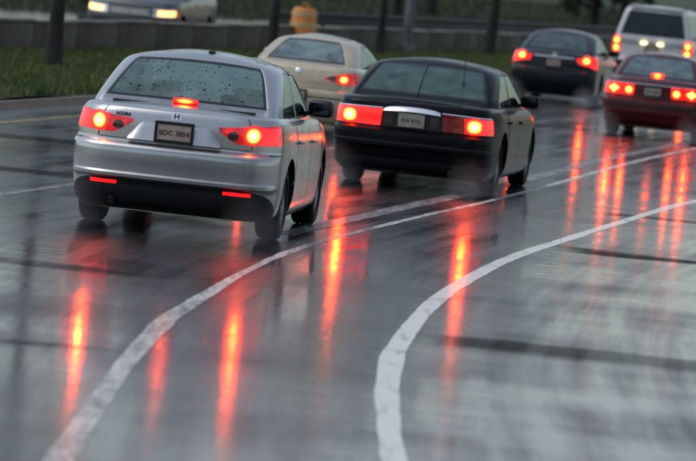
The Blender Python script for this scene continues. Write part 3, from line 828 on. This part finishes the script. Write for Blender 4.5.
# tail lamps: lens, lit bulb, darker inner reverse section
def silver_lamps(sg):
    zt = lambda t: .985 - .02 * t; zb = lambda t: .815 + .018 * t
    l = panel('tail_lamp', B, sg * B.sx(.38, .9), sg * 1.98, lambda t: .815 + .010 * t + max(0, 1 - t / .2) * .10, lambda t: .945 + .045 * min(1, t * 1.2), MB['lens_lit'], car, .006, .02, 22, 6)
    panel('lit_lens', B, sg * B.sx(.60, .9), sg * 1.8, .825, .968, MB['lens_glow'], l, .008, .004, 8, 5)
    disc('bulb', B, sg * .675, .900, .076, .084, MB['core'], l, .009, .02)
    disc('reverse_light', B, sg * .505, .882, .05, .036, MB['clear'], l, .0075, .001)
    panel('reflector', B, sg * B.sx(.47, .40), sg * B.sx(.70, .40), .385, .415, MB['lens_glow'], car, .01, .02, 6, 2)  # passive reflector drawn glowing: the light it throws back is painted as emission
both(silver_lamps)
# bright trapezoid recess round the plate, tilted up to the sky
panel('plate_panel', B, -B.sx(.40, .86), B.sx(.40, .86), lambda t: .775, lambda t: .925 if .12 < t < .88 else .925 - (.12 - min(t, 1 - t)) * .9, silver, car,
      lambda i, k: .06 * (1 - k) + .004, .012, 32, 6)
plate(car, B, .862, 0, 'BDC 3854', MB['plate'], off=.06)
panel('trunk_seam', B, -B.sx(.66, .79), B.sx(.66, .79), .768, .775, MB['black'], car, .002, .004, 20, 1)
for sg in (-1, 1):
    panel('trunk_seam', B, sg * B.sx(.655, .9), sg * B.sx(.662, .9), .77, 1.03, MB['black'], car, .002, .004, 1, 8)
    panel('bumper_seam', B, sg * 1.55, sg * 1.98, .738, .745, MB['black'], car, .002, .004, 6, 1)
panel('bumper_crease', B, -1.9, 1.9, .70, .728, silver, car, .007, .01, 30, 3)
panel('rear_valance', B, -1.95, 1.95, .175, lambda t: .44 - .17 * abs(2 * t - 1) ** 6, MB['black'], car, .004, .01, 40, 8)
fl = panel('fuel_door', B, -B.sy(.70), -B.sy(.86), .80, .93, silver, car, .004, .006, 4, 4)
panel('trunk_handle', B, -B.sx(.16, .94), B.sx(.16, .94), .935, .95, MB['black'], car, .004, .006, 6, 1)
panel('tow_cover', B, B.sx(.30, .55), B.sx(.38, .55), .53, .60, silver, car, .0025, .004, 3, 3)
# emblem: an outlined square with an H-like figure
e = panel('emblem', B, -B.sx(.042, .99), B.sx(.042, .99), .966, 1.022, MB['chrome'], car, .006, .006, 4, 3)
for x in (-.017, .017): panel('emblem_stroke', B, B.sx(x - .006, .99), B.sx(x + .006, .99), .973, 1.015, MB['black'], e, .0085, .001, 1, 3)
panel('emblem_stroke', B, -B.sx(.013, .99), B.sx(.013, .99), .990, .998, MB['black'], e, .0085, .001, 1, 1)
nmp = B.P(-B.sx(.47, .985), .985)
text_mesh('model_lettering', 'ACURA', .038, MB['black'], car, (nmp.x, nmp.y - .016, nmp.z - .01), (R(78), 0, R(-5)))
# high brake light behind the glass foot
hb = box('high_brake_light', (0, .545, 1.122), (.22, .05, .04), MB['lens_glow'], car, .015)
flat_bulb(hb, -.027, .10, .028)
box('roof_antenna', (.06, 1.50, 1.535), (.05, .14, .035), MB['black'], car, .012)

# --- black saloon, centre
black = paint('black paint', (.004, .0036, .006), .0, .3, .10, .03, .3, 1.30)
buick_rear = [(.2, .2), (.26, .10), (.36, .05), (.46, .025), (.48, .0), (.60, .0), (.655, .008), (.672, .05), (.69, .07), (.88, .075), (.93, .085), (.975, .11), (.995, .15), (1.0, .18)]
P = sedan(5.08, .945, 1.47, 1.0, 1.22, 2.85, buick_rear, (.72, 1.055), (1.38, 1.385), (2.72, 1.39), (3.62, .99), .73, .865, crc=(.08, .26),
          paint=black, glass_r=glass('pale rear glass', (.36, .54, .49), .36, False, (.17, .26, .24)), glass_s=g_side, glass_f=g_front,
          tyre_r=.335, track=.79, exhaust=.5, spokes=8, rc=(.22, .24), mirror_m=black)
car, B, C = build_car('black_sedan', 'black sedan in the centre with a chrome strip over its plate', (.58, 50.0), R(9.0), P)
def buick_lamps(sg):
    l = panel('tail_lamp', B, sg * B.sx(.37, .8), sg * 1.95, .70, lambda t: .895 - .02 * t, MB['lens_glow'] if sg < 0 else MB['lens'], car, .006, .02, 20, 6)
    if sg > 0:
        panel('lit_lens', B, B.sx(.64, .8), 1.95, .705, .872, MB['lens_glow'], l, .008, .004, 10, 5)
    disc('bulb', B, sg * .76, .79, .105, .095, MB['core'], l, .012, .02, 2.6)
    panel('trim_line', B, sg * B.sx(.36, .905), sg * 1.9, lambda t: .900 - .018 * t, lambda t: .909 - .018 * t, MB['chrome'], car, .008, .006, 18, 1)
both(buick_lamps)
panel('plate_panel', B, -B.sx(.36, .8), B.sx(.36, .8), .70, .89, MB['black'], car, .005, .01, 12, 4)
panel('chrome_strip', B, -B.sx(.34, .9), B.sx(.34, .9), lambda t: .872 + .012 * math.sin(t * math.pi), lambda t:   .905 + .034 * abs(math.sin(t * math.pi)) ** .5, MB['chrome'], car, lambda i, k: .008 + .04 * (1 - k), .01, 16, 3)
for sg in (-1, 1): panel('reverse_light', B, sg * B.sx(.23, .8), sg * B.sx(.33, .8), .735, .845, MB['clear'], car, .009, .006, 4, 3)
plate(car, B, .79, 0, 'RW 8191', MB['plate_w'], off=.03, frame=False)
panel('bumper_strip', B, -1.95, 1.95, .515, .535, MB['black'], car, .010, .01, 30, 2)
panel('rear_valance', B, -1.95, 1.95, .205, .34, MB['black'], car, .004, .01, 30, 4)
antenna(car, (.42, 1.02, 1.245), .62, R(4))
tube('window_antenna', [(-.06, 1.375, 1.437), (-.06, 1.05, 1.262), (-.06, .71, 1.078)], .006, MB['black'], car, 6)

# --- cream saloon, left behind
beige = paint('cream beige paint', (.72, .57, .38), .15, .38, .25)
cor_rear = [(.2, .18), (.26, .10), (.36, .05), (.42, .02), (.52, .0), (.62, .0), (.66, .01), (.675, .045), (.69, .06), (.80, .065), (.90, .085), (.96, .11), (.985, .14), (1.0, .18)]
P = sedan(4.42, .848, 1.385, 1.0, 1.02, 2.46, cor_rear, (.60, 1.035), (1.16, 1.32), (2.35, 1.325), (3.2, .98), .58, .745,
          paint=beige, glass_r=glass('blue rear glass', (.62, .74, .78), .48, False, (.32, .40, .43)), glass_s=g_side, glass_f=g_front,
          tyre_r=.30, track=.725, spokes=7, rc=(.26, .26), seat_h=1.06)
car, B, C = build_car('cream_sedan', 'cream beige sedan behind the silver and black sedans', (-.93, 61.2), R(9.0), P)
def cor_lamps(sg):
    l = panel('tail_lamp', B, sg * B.sx(.38, .85), sg * 1.93, lambda t: .845 - .075 * math.sin(min(1, t * 1.15) * 2.2), lambda t: .850 + .085 * math.sin(min(1, t * 1.05) * 2.2), MB['lens_lit'], car, .008, .02, 20, 5)
    panel('reverse_light', B, sg * B.sx(.42, .85), sg * B.sx(.56, .85), lambda t: .845 - .03 * t, lambda t: .862 + .03 * t, MB['clear'], l, .011, .004, 6, 2)
    disc('bulb', B, sg * .68, .85, .07, .065, MB['core_small'], l, .012, .015)
both(cor_lamps)
panel('trunk_seam', B, -B.sx(.62, .7), B.sx(.62, .7), .688, .696, MB['black'], car, .002, .004, 16, 1)
panel('bumper_strip', B, -1.95, 1.95, .57, .585, MB['black'], car, .006, .01, 30, 1)
plate(car, B, .585, 0, 'KLN 472', MB['plate_w'], off=.02)
e = disc('emblem', B, 0, .92, .05, .032, MB['chrome'], car, .006, .006)

# --- dark saloon further on
navy = paint('dark slate paint', (.008, .010, .013), .0, .3, .2, .08, .7, 1.33)
dk_rear = [(.2, .18), (.26, .10), (.36, .05), (.45, .015), (.55, .0), (.64, .0), (.68, .012), (.70, .045), (.72, .06), (.85, .065), (.95, .08), (1.01, .11), (1.03, .15), (1.035, .18)]
P = sedan(4.80, .905, 1.48, 1.035, 1.08, 2.72, dk_rear, (.50, 1.085), (1.22, 1.41), (2.48, 1.415), (3.4, 1.01), .65, .80, crc=(.12, .26),
          paint=navy, glass_r=glass('grey rear glass', (.40, .50, .52), .36, False, (.20, .24, .26)), glass_s=g_side, glass_f=g_front,
          tyre_r=.325, track=.77, rc=(.24, .26), seat=MB['seatdark'])
car, B, C = build_car('dark_sedan', 'dark slate sedan with a thin chrome strip, beside the white utility vehicle', (3.80, 89.6), R(9.5), P)
def dk_lamps(sg):
    l = panel('tail_lamp', B, sg * B.sx(.50, .9), sg * 1.98, lambda t: .86 - .11 * t, lambda t: .955 + .06 * t, MB['lens_glow'], car, .008, .02, 16, 6)
    disc('bulb', B, sg * .70, .93, .10, .085, MB['core_small'], l, .012, .015)
both(dk_lamps)
panel('chrome_strip', B, -B.sx(.44, .93), B.sx(.44, .93), .945, .965, MB['chrome'], car, .012, .01, 14, 2)
lathe('emblem', [(0, .012), (.035, .012), (.05, .008), (.05, 0), (0, 0)], MB['chrome'], car, 20, 'y').location = (0, .09, 1.0)
plate(car, B, .84, 0, 'DPJ 2290', MB['plate'], off=.02)
panel('bumper_strip', B, -1.9, 1.9, .53, .545, MB['black'], car, .006, .01, 30, 1)

# --- dark red saloon at the right edge
redp = paint('dark red paint', (.10, .005, .008), .0, .3, .2, .15, .8, 1.42)
rd_rear = [(.2, .2), (.28, .08), (.40, .02), (.44, .0), (.60, .0), (.645, .01), (.655, .06), (.67, .085), (.90, .09), (.95, .10), (.985, .125), (.995, .16), (1.0, .18)]
P = sedan(4.87, .875, 1.42, 1.0, 1.15, 2.77, rd_rear, (.66, 1.03), (1.20, 1.36), (2.55, 1.365), (3.35, .97), .65, .79,
          paint=redp, glass_r=glass('bluish rear glass', (.52, .68, .72), .45, False, (.28, .38, .41)), glass_s=g_side, glass_f=g_front,
          tyre_r=.315, track=.74, rc=(.16, .2), crc=(.10, .22))
car, B, C = build_car('red_sedan', 'dark red sedan with wide lit tail lamps at the right edge', (4.91, 75.0), R(9.5), P)
def rd_lamps(sg):
    l = panel('tail_lamp', B, sg * B.sx(.34, .8), sg * 1.95, .715, .90, MB['lens_glow'], car, .008, .02, 18, 5)
    disc('bulb', B, sg * .70, .81, .12, .05, MB['core'], l, .012, .01)
    disc('bulb', B, sg * .70, .805, .05, .095, MB['core'], l, .016, .01)
    disc('bulb', B, sg * .43, .80, .085, .08, MB['core_small'], l, .012, .01)
    panel('lens_divider', B, sg * B.sx(.545, .8), sg * B.sx(.565, .8), .712, .903, redp, l, .012, .006, 2, 4)
both(rd_lamps)
plate(car, B, .80, 0, '415 FMB', MB['plate_w'], off=.025)
panel('trim_line', B, -1.9, 1.9, .915, .923, MB['chrome'], car, .005, .005, 24, 1)
panel('bumper_strip', B, -1.97, 1.97, .53, .565, MB['black'], car, .012, .01, 30, 2)
hb = box('high_brake_light', (0, .68, 1.075), (.22, .06, .06), MB['lens_glow'], car, .015)
flat_bulb(hb, -.032, .11, .035)

# --- white utility vehicle
whitep = paint('white paint', (.80, .80, .79), .0, .3, .25)
def suv(paint_m, W=1.0, L=5.1):
    bt = 1.16
    P = dict(L=L, z0=.3, axle=1.15, wb=2.95, paint=paint_m)
    P['rear'] = [(.3, .16), (.38, .06), (.46, .0), (.66, .0), (.69, .02), (.70, .10), (.72, .12), (1.0, .12), (bt - .02, .13), (bt, .15)]
    P['front'] = [(.3, .14), (.4, .04), (.5, .0), (.7, .0), (.74, .05), (1.05, .08), (1.12, .14), (bt, .25)]
    P['side'] = [(.3, W * .92), (.36, W * .97), (.55, W), (.95, W * .995), (bt - .05, W * .97), (bt, W * .93)]
    P['taper'] = [(0, .97), (.5, .99), (1.2, 1.), (L - 1.3, 1.), (L - .6, .975), (L, .93)]
    P['belt'] = [(0, bt), (1.5, bt), (3.2, bt - .03), (3.7, bt - .05), (L - .5, bt - .10), (L, bt - .16)]
    P['rc'] = (.12, .14); P['fc'] = (.25, .3); P['bow'] = .04
    z1 = 1.80
    c = dict(rear=[(1.02, .10), (bt, .135), (1.45, .20), (1.72, .30), (z1, .42)], front=[(1.02, 1.15), (1.14, 1.4), (1.45, 1.75), (1.74, 2.1), (z1, 2.3)],
             side=[(1.02, W * .94), (bt, W * .925), (1.45, W * .85), (1.70, W * .77), (1.76, W * .74), (z1, W * .68)], rc=(.12, .16), fc=(.14, .28), bow=.03,
             roof=[(.3, .01), (.7, .03), (1.6, .045), (2.6, .03), (2.9, .01)], win=(1.20, 1.71, 1.18, 1.70, 1.18, 1.72),
             sidewin=[(2.03, 2.34), (2.38, 2.68), (2.72, 3.45)], seat_r=1.5, seat_f=2.5, shelf=1.0, dash=3.4, rg=.985)
    P['cabin'] = c; P['doors'] = [(1.5, 2.5), (2.52, 3.55)]; P['mirror_y'] = 3.05; P['handle_z'] = 1.0
    P.update(tyre_r=.37, track=W * .83, tyre_w=.245, seat_h=1.3, spokes=6, rim_r=.22, door_b=.42)
    return P
P = suv(whitep)
P.update(glass_r=glass('dark rear glass', (.05, .055, .06), .03, False, (.05, .055, .06)), glass_s=g_side, glass_f=g_front, cat='suv', seat=MB['seatdark'])
car, B, C = build_car('white_utility_vehicle', 'white sport utility vehicle with a dark rear window, farthest along the road', (6.80, 106.), R(10.5), P)
car.scale = (1.0, 1.0, 1.15)
def suv_lamps(sg):
    l = panel('tail_lamp', B, sg * B.sx(.80, .9), sg * 1.7, .74, 1.155, MB['lens_glow'], car, .010, .02, 8, 8)
    disc('bulb', B, sg * .885, 1.06, .075, .085, MB['core_small'], l, .014, .01)
    disc('bulb', B, sg * .885, .90, .075, .085, MB['core_small'], l, .014, .01)
    tube('roof_rail', [(sg * .66, .75, 1.80), (sg * .66, .85, 1.85), (sg * .66, 2.4, 1.86), (sg * .66, 2.55, 1.80)], .018, MB['black'], car, 8)
both(suv_lamps)
panel('plate_panel', B, -B.sx(.36, .95), B.sx(.36, .95), .86, 1.06, whitep, car, .012, .01, 10, 4)
plate(car, B, .93, 0, 'CXR 7106', MB['plate'], off=.035)
for x in (-.2, .2): box('plate_lamp', (x, .085, 1.045), (.13, .04, .03), MB['platelamp'], car, .008)
panel('bumper_top', B, -1.95, 1.95, .48, .66, MB['black'], car, .02, .01, 30, 4)
box('roof_spoiler', (0, .40, 1.80), (1.25, .22, .035), whitep, car, .012, (R(4), 0, 0))
box('wiper', (.12, .15, 1.26), (.5, .02, .02), MB['black'], car, .004, (R(12), R(-6), 0))

# --- oncoming vehicle behind the wall, headlamps lit
greyp = paint('dark grey paint', (.10, .105, .115), .2, .35, .3)
P = suv(greyp, W=.99, L=5.0)
P.update(glass_r=P_g if (P_g := bpy.data.materials.get('dark rear glass')) else None, glass_s=g_side, glass_f=g_front, cat='suv', seat=MB['seatdark'])
hd = R(9.0)
nose = Vector((-5.28, 96.8))                  # where the middle of its front bumper is
rearp = nose + Vector((math.sin(hd), math.cos(hd))) * 5.0
car, B, C = build_car('oncoming_utility_vehicle', 'dark grey vehicle with lit headlamps coming the other way behind the low wall', (rearp.x, rearp.y), hd + math.pi, P, group=None)
car.scale = (1.06, 1.0, 1.10)
def hl(sg):
    l = panel('headlamp', B, sg * 3.35, sg * 4.30, .80, .985, MB['chrome'], car, .008, .02, 14, 5)
    s = 3.92; p = B.P(sg * s, .9)
    panel('bulb', B, sg * 3.36, sg * 4.16, .83, .95, MB['head'], l, .014, .01, 8, 4)
    panel('turn_signal', B, sg * 3.10, sg * 3.33, .80, .96, mat('amber lens', (.7, .25, .02), .2, coat=1.), car, .008, .02, 6, 3)
both(hl)
panel('grille', B, -4.36, -5., .79, .985, MB['black'], car, .006, .02, 10, 4)
panel('grille', B, 4.36, 5., .79, .985, MB['black'], car, .006, .02, 10, 4)
for sg in (-1, 1): panel('front_bumper', B, sg * 3.02, sg * 5., .42, .775, MB['black'], car, .012, .02, 24, 5)
for z in (.83, .88, .93):
    for sg in (-1, 1): panel('grille_bar', B, sg * 4.38, sg * 4.99, z, z + .016, MB['chrome'], car, .016, .01, 8, 1)
for sg in (-1, 1): panel('lower_intake', B, sg * 4.1, sg * 5., .40, .58, MB['black'], car, .006, .02, 10, 3)

# ------------------------------------------------------------------ orange drum, a guess put in for an amber glow behind the wall
orange = noisy(mat('orange plastic', (.75, .18, .02), .45), 5., (.80, .22, .02), (.95, .34, .05))
pale = mat('pale reflective band', (.80, .47, .20), .35)
dx, dy = -1.55, 104.
dr = thing('amber_glow_drum', 'orange drum with pale bands, standing in for an amber glow behind the low wall', 'traffic drum', (dx, dy, .03)); dr.scale = (1.1, 1.1, 1.18)
lathe('drum', [(0, 1.02), (.21, 1.02), (.245, .98), (.26, .80), (.266, .79), (.275, .58), (.281, .57), (.29, .36), (.296, .35), (.305, .12), (.0, .12)], orange, dr, 28)
for z0, z1_ in ((.84, .96), (.62, .74), (.40, .52)):
    r_ = .262 + (.9 - z0) * .06
    lathe('reflective_band', [(r_ + .006, z0), (r_, z1_)], pale, dr, 28)
lathe('rubber_base', [(0, .12), (.30, .12), (.36, .06), (.38, .0), (0, .0)], MB['rubber'], dr, 28)
tube('handle', [(-.07, 0, 1.02), (-.06, 0, 1.10), (.06, 0, 1.10), (.07, 0, 1.02)], .014, orange, dr, 8)

# ------------------------------------------------------------------ trees beyond the opposite road
far = [(-29.5, 140, 7.5, .14, 3.0, 2.6), (-31, 158, 8., .16, 3.4, 2.2), (-29, 176, 9., .17, 3.6, 2.0), (-33, 196, 10, .19, 4.0, 1.8),
       (-30, 214, 10.5, .2, 4.2, 1.6), (-34, 236, 11, .21, 4.6, 1.4), (-30, 260, 12, .22, 5.0, 1.2), (-31, 290, 13, .24, 5.4, 1.0)]
names = ['tree beyond the opposite road, behind the oncoming vehicle with lit headlamps', 'dark tree across the opposite road, above the orange drum', 'dark tree across the opposite road, above the cream sedan',
         'dark tree across the opposite road, above the black sedan', 'dark tree across the opposite road, left of the dark slate sedan', 'dark tree across the opposite road, above the dark slate sedan',
         'dark tree across the opposite road, behind the white utility vehicle', 'dark tree across the opposite road, beyond the right edge of the picture']
for i, (o, y, h, rt, cr, cz) in enumerate(far):
    z = .03 + .5 * math.sin(min(1., (-26.5 - o) / 30.) * 1.57) * 2
    tree('far_tree', names[i], X1(y) + o, y, z, h, rt, cr, cz, 5200, 40 + i, leafd, 'trees beyond the opposite road', size=.30)

# unseen street trees behind and beside the camera, added to darken reflections in paint
near = [(-13.5, -9, 12, .22, 4.6, 2.6), (-12.5, -22, 13, .24, 5., 2.6), (14, -14, 12, .22, 4.8, 2.4), (13.5, 2, 12, .22, 4.6, 2.6), (5, -40, 13, .24, 5.4, 2.2), (-4.5, -52, 13, .24, 5.4, 2.2), (14.5, 22, 11, .2, 4.2, 2.6),
        (18.5, 72, 12, .2, 4.4, 1.6), (23.5, 95, 12, .2, 4.6, 1.6), (30, 120, 12, .2, 4.8, 1.6), (40, 152, 12, .2, 5., 1.6)]  # right-verge trees added out of view so car sides mirror something dark
words = ['tall leafy tree left of and behind the camera, nearest on that side', 'tall leafy tree left of and behind the camera, farther back', 'tall leafy tree right of and behind the camera',
         'tall leafy tree on the right verge level with the camera', 'tall leafy tree far behind the camera, right one of two', 'tall leafy tree far behind the camera, left one of two', 'tall leafy tree on the right verge just ahead of the camera',
         'unseen leafy tree added on the right verge level with the red sedan', 'unseen leafy tree added on the right verge past the red sedan', 'unseen leafy tree added on the right verge past the white utility vehicle', 'unseen leafy tree added on the right verge, farthest along it']
for i, (x, y, h, rt, cr, cz) in enumerate(near):
    tree('unseen_tree', words[i], x, y, .0, h, rt, cr, cz, 5200, 70 + i, leafd, 'trees along the near verge', size=.3)

# ------------------------------------------------------------------ fine spray thrown up by the rear tyres
def spray(who, loc, heading, track, r, dens, length=2.6):
    M = bpy.data.materials.new('spray'); M.use_nodes = True; t = M.node_tree; t.nodes.clear()
    out = N(M, 'ShaderNodeOutputMaterial'); pv = N(M, 'ShaderNodeVolumePrincipled'); pv.inputs['Color'].default_value = (.88, .9, .92, 1)
    tc = N(M, 'ShaderNodeTexCoord'); nz = N(M, 'ShaderNodeTexNoise', Scale=3.2, Detail=4); K(M, tc, 'Object', nz, 'Vector')
    sp = N(M, 'ShaderNodeSeparateXYZ'); K(M, tc, 'Object', sp, 0)
    def mth(op, a, b, **k):
        n = N(M, 'ShaderNodeMath', operation=op)
        for i, v in ((0, a), (1, b)):
            if isinstance(v, (int, float)): n.inputs[i].default_value = v
            elif v is not None: K(M, v[0], v[1], n, i)
        return (n, 0)
    ax = mth('ABSOLUTE', (sp, 'X'), None); dx_ = mth('SUBTRACT', ax, track)
    qx = mth('POWER', mth('ABSOLUTE', mth('DIVIDE', dx_, .34), None), 2.)
    qy = mth('POWER', mth('ABSOLUTE', mth('DIVIDE', (sp, 'Y'), length / 2), None), 2.)
    qz = mth('POWER', mth('ABSOLUTE', mth('DIVIDE', (sp, 'Z'), .52), None), 2.)
    f = mth('MAXIMUM', mth('SUBTRACT', 1., mth('ADD', mth('ADD', qx, qy), qz)), 0.)
    n2 = mth('MAXIMUM', mth('MULTIPLY', mth('SUBTRACT', (nz, 0), .36), 3.), 0.)
    d = mth('MULTIPLY', mth('MULTIPLY', f, n2), dens * .32)
    K(M, d[0], 0, pv, 'Density'); K(M, pv, 0, out, 'Volume')
    c, sn = math.cos(heading), math.sin(heading)
    o = box('water_spray', (0, 0, .29), ((track + .4) * 2, length, .56), M)
    for v in o.data.vertices: v.co.z += .29
    o.location = (loc[0] + (r - .35) * sn, loc[1] + (r - .35) * c, .012); o.rotation_euler = (0, 0, -heading)
    o['kind'] = 'stuff'; o['label'] = 'fine grey water spray thrown up by the rear tyres of the ' + who; o['category'] = 'spray'
spray('silver sedan', (-1.60, 38.3), R(5.8), .80, .25, .75)
spray('black sedan', (.58, 50.0), R(9.0), .79, .5, 1.3)
spray('dark slate sedan', (3.80, 89.6), R(9.5), .77, .3, 2.2)
spray('red sedan', (4.91, 75.0), R(9.5), .74, .3, 1.4)
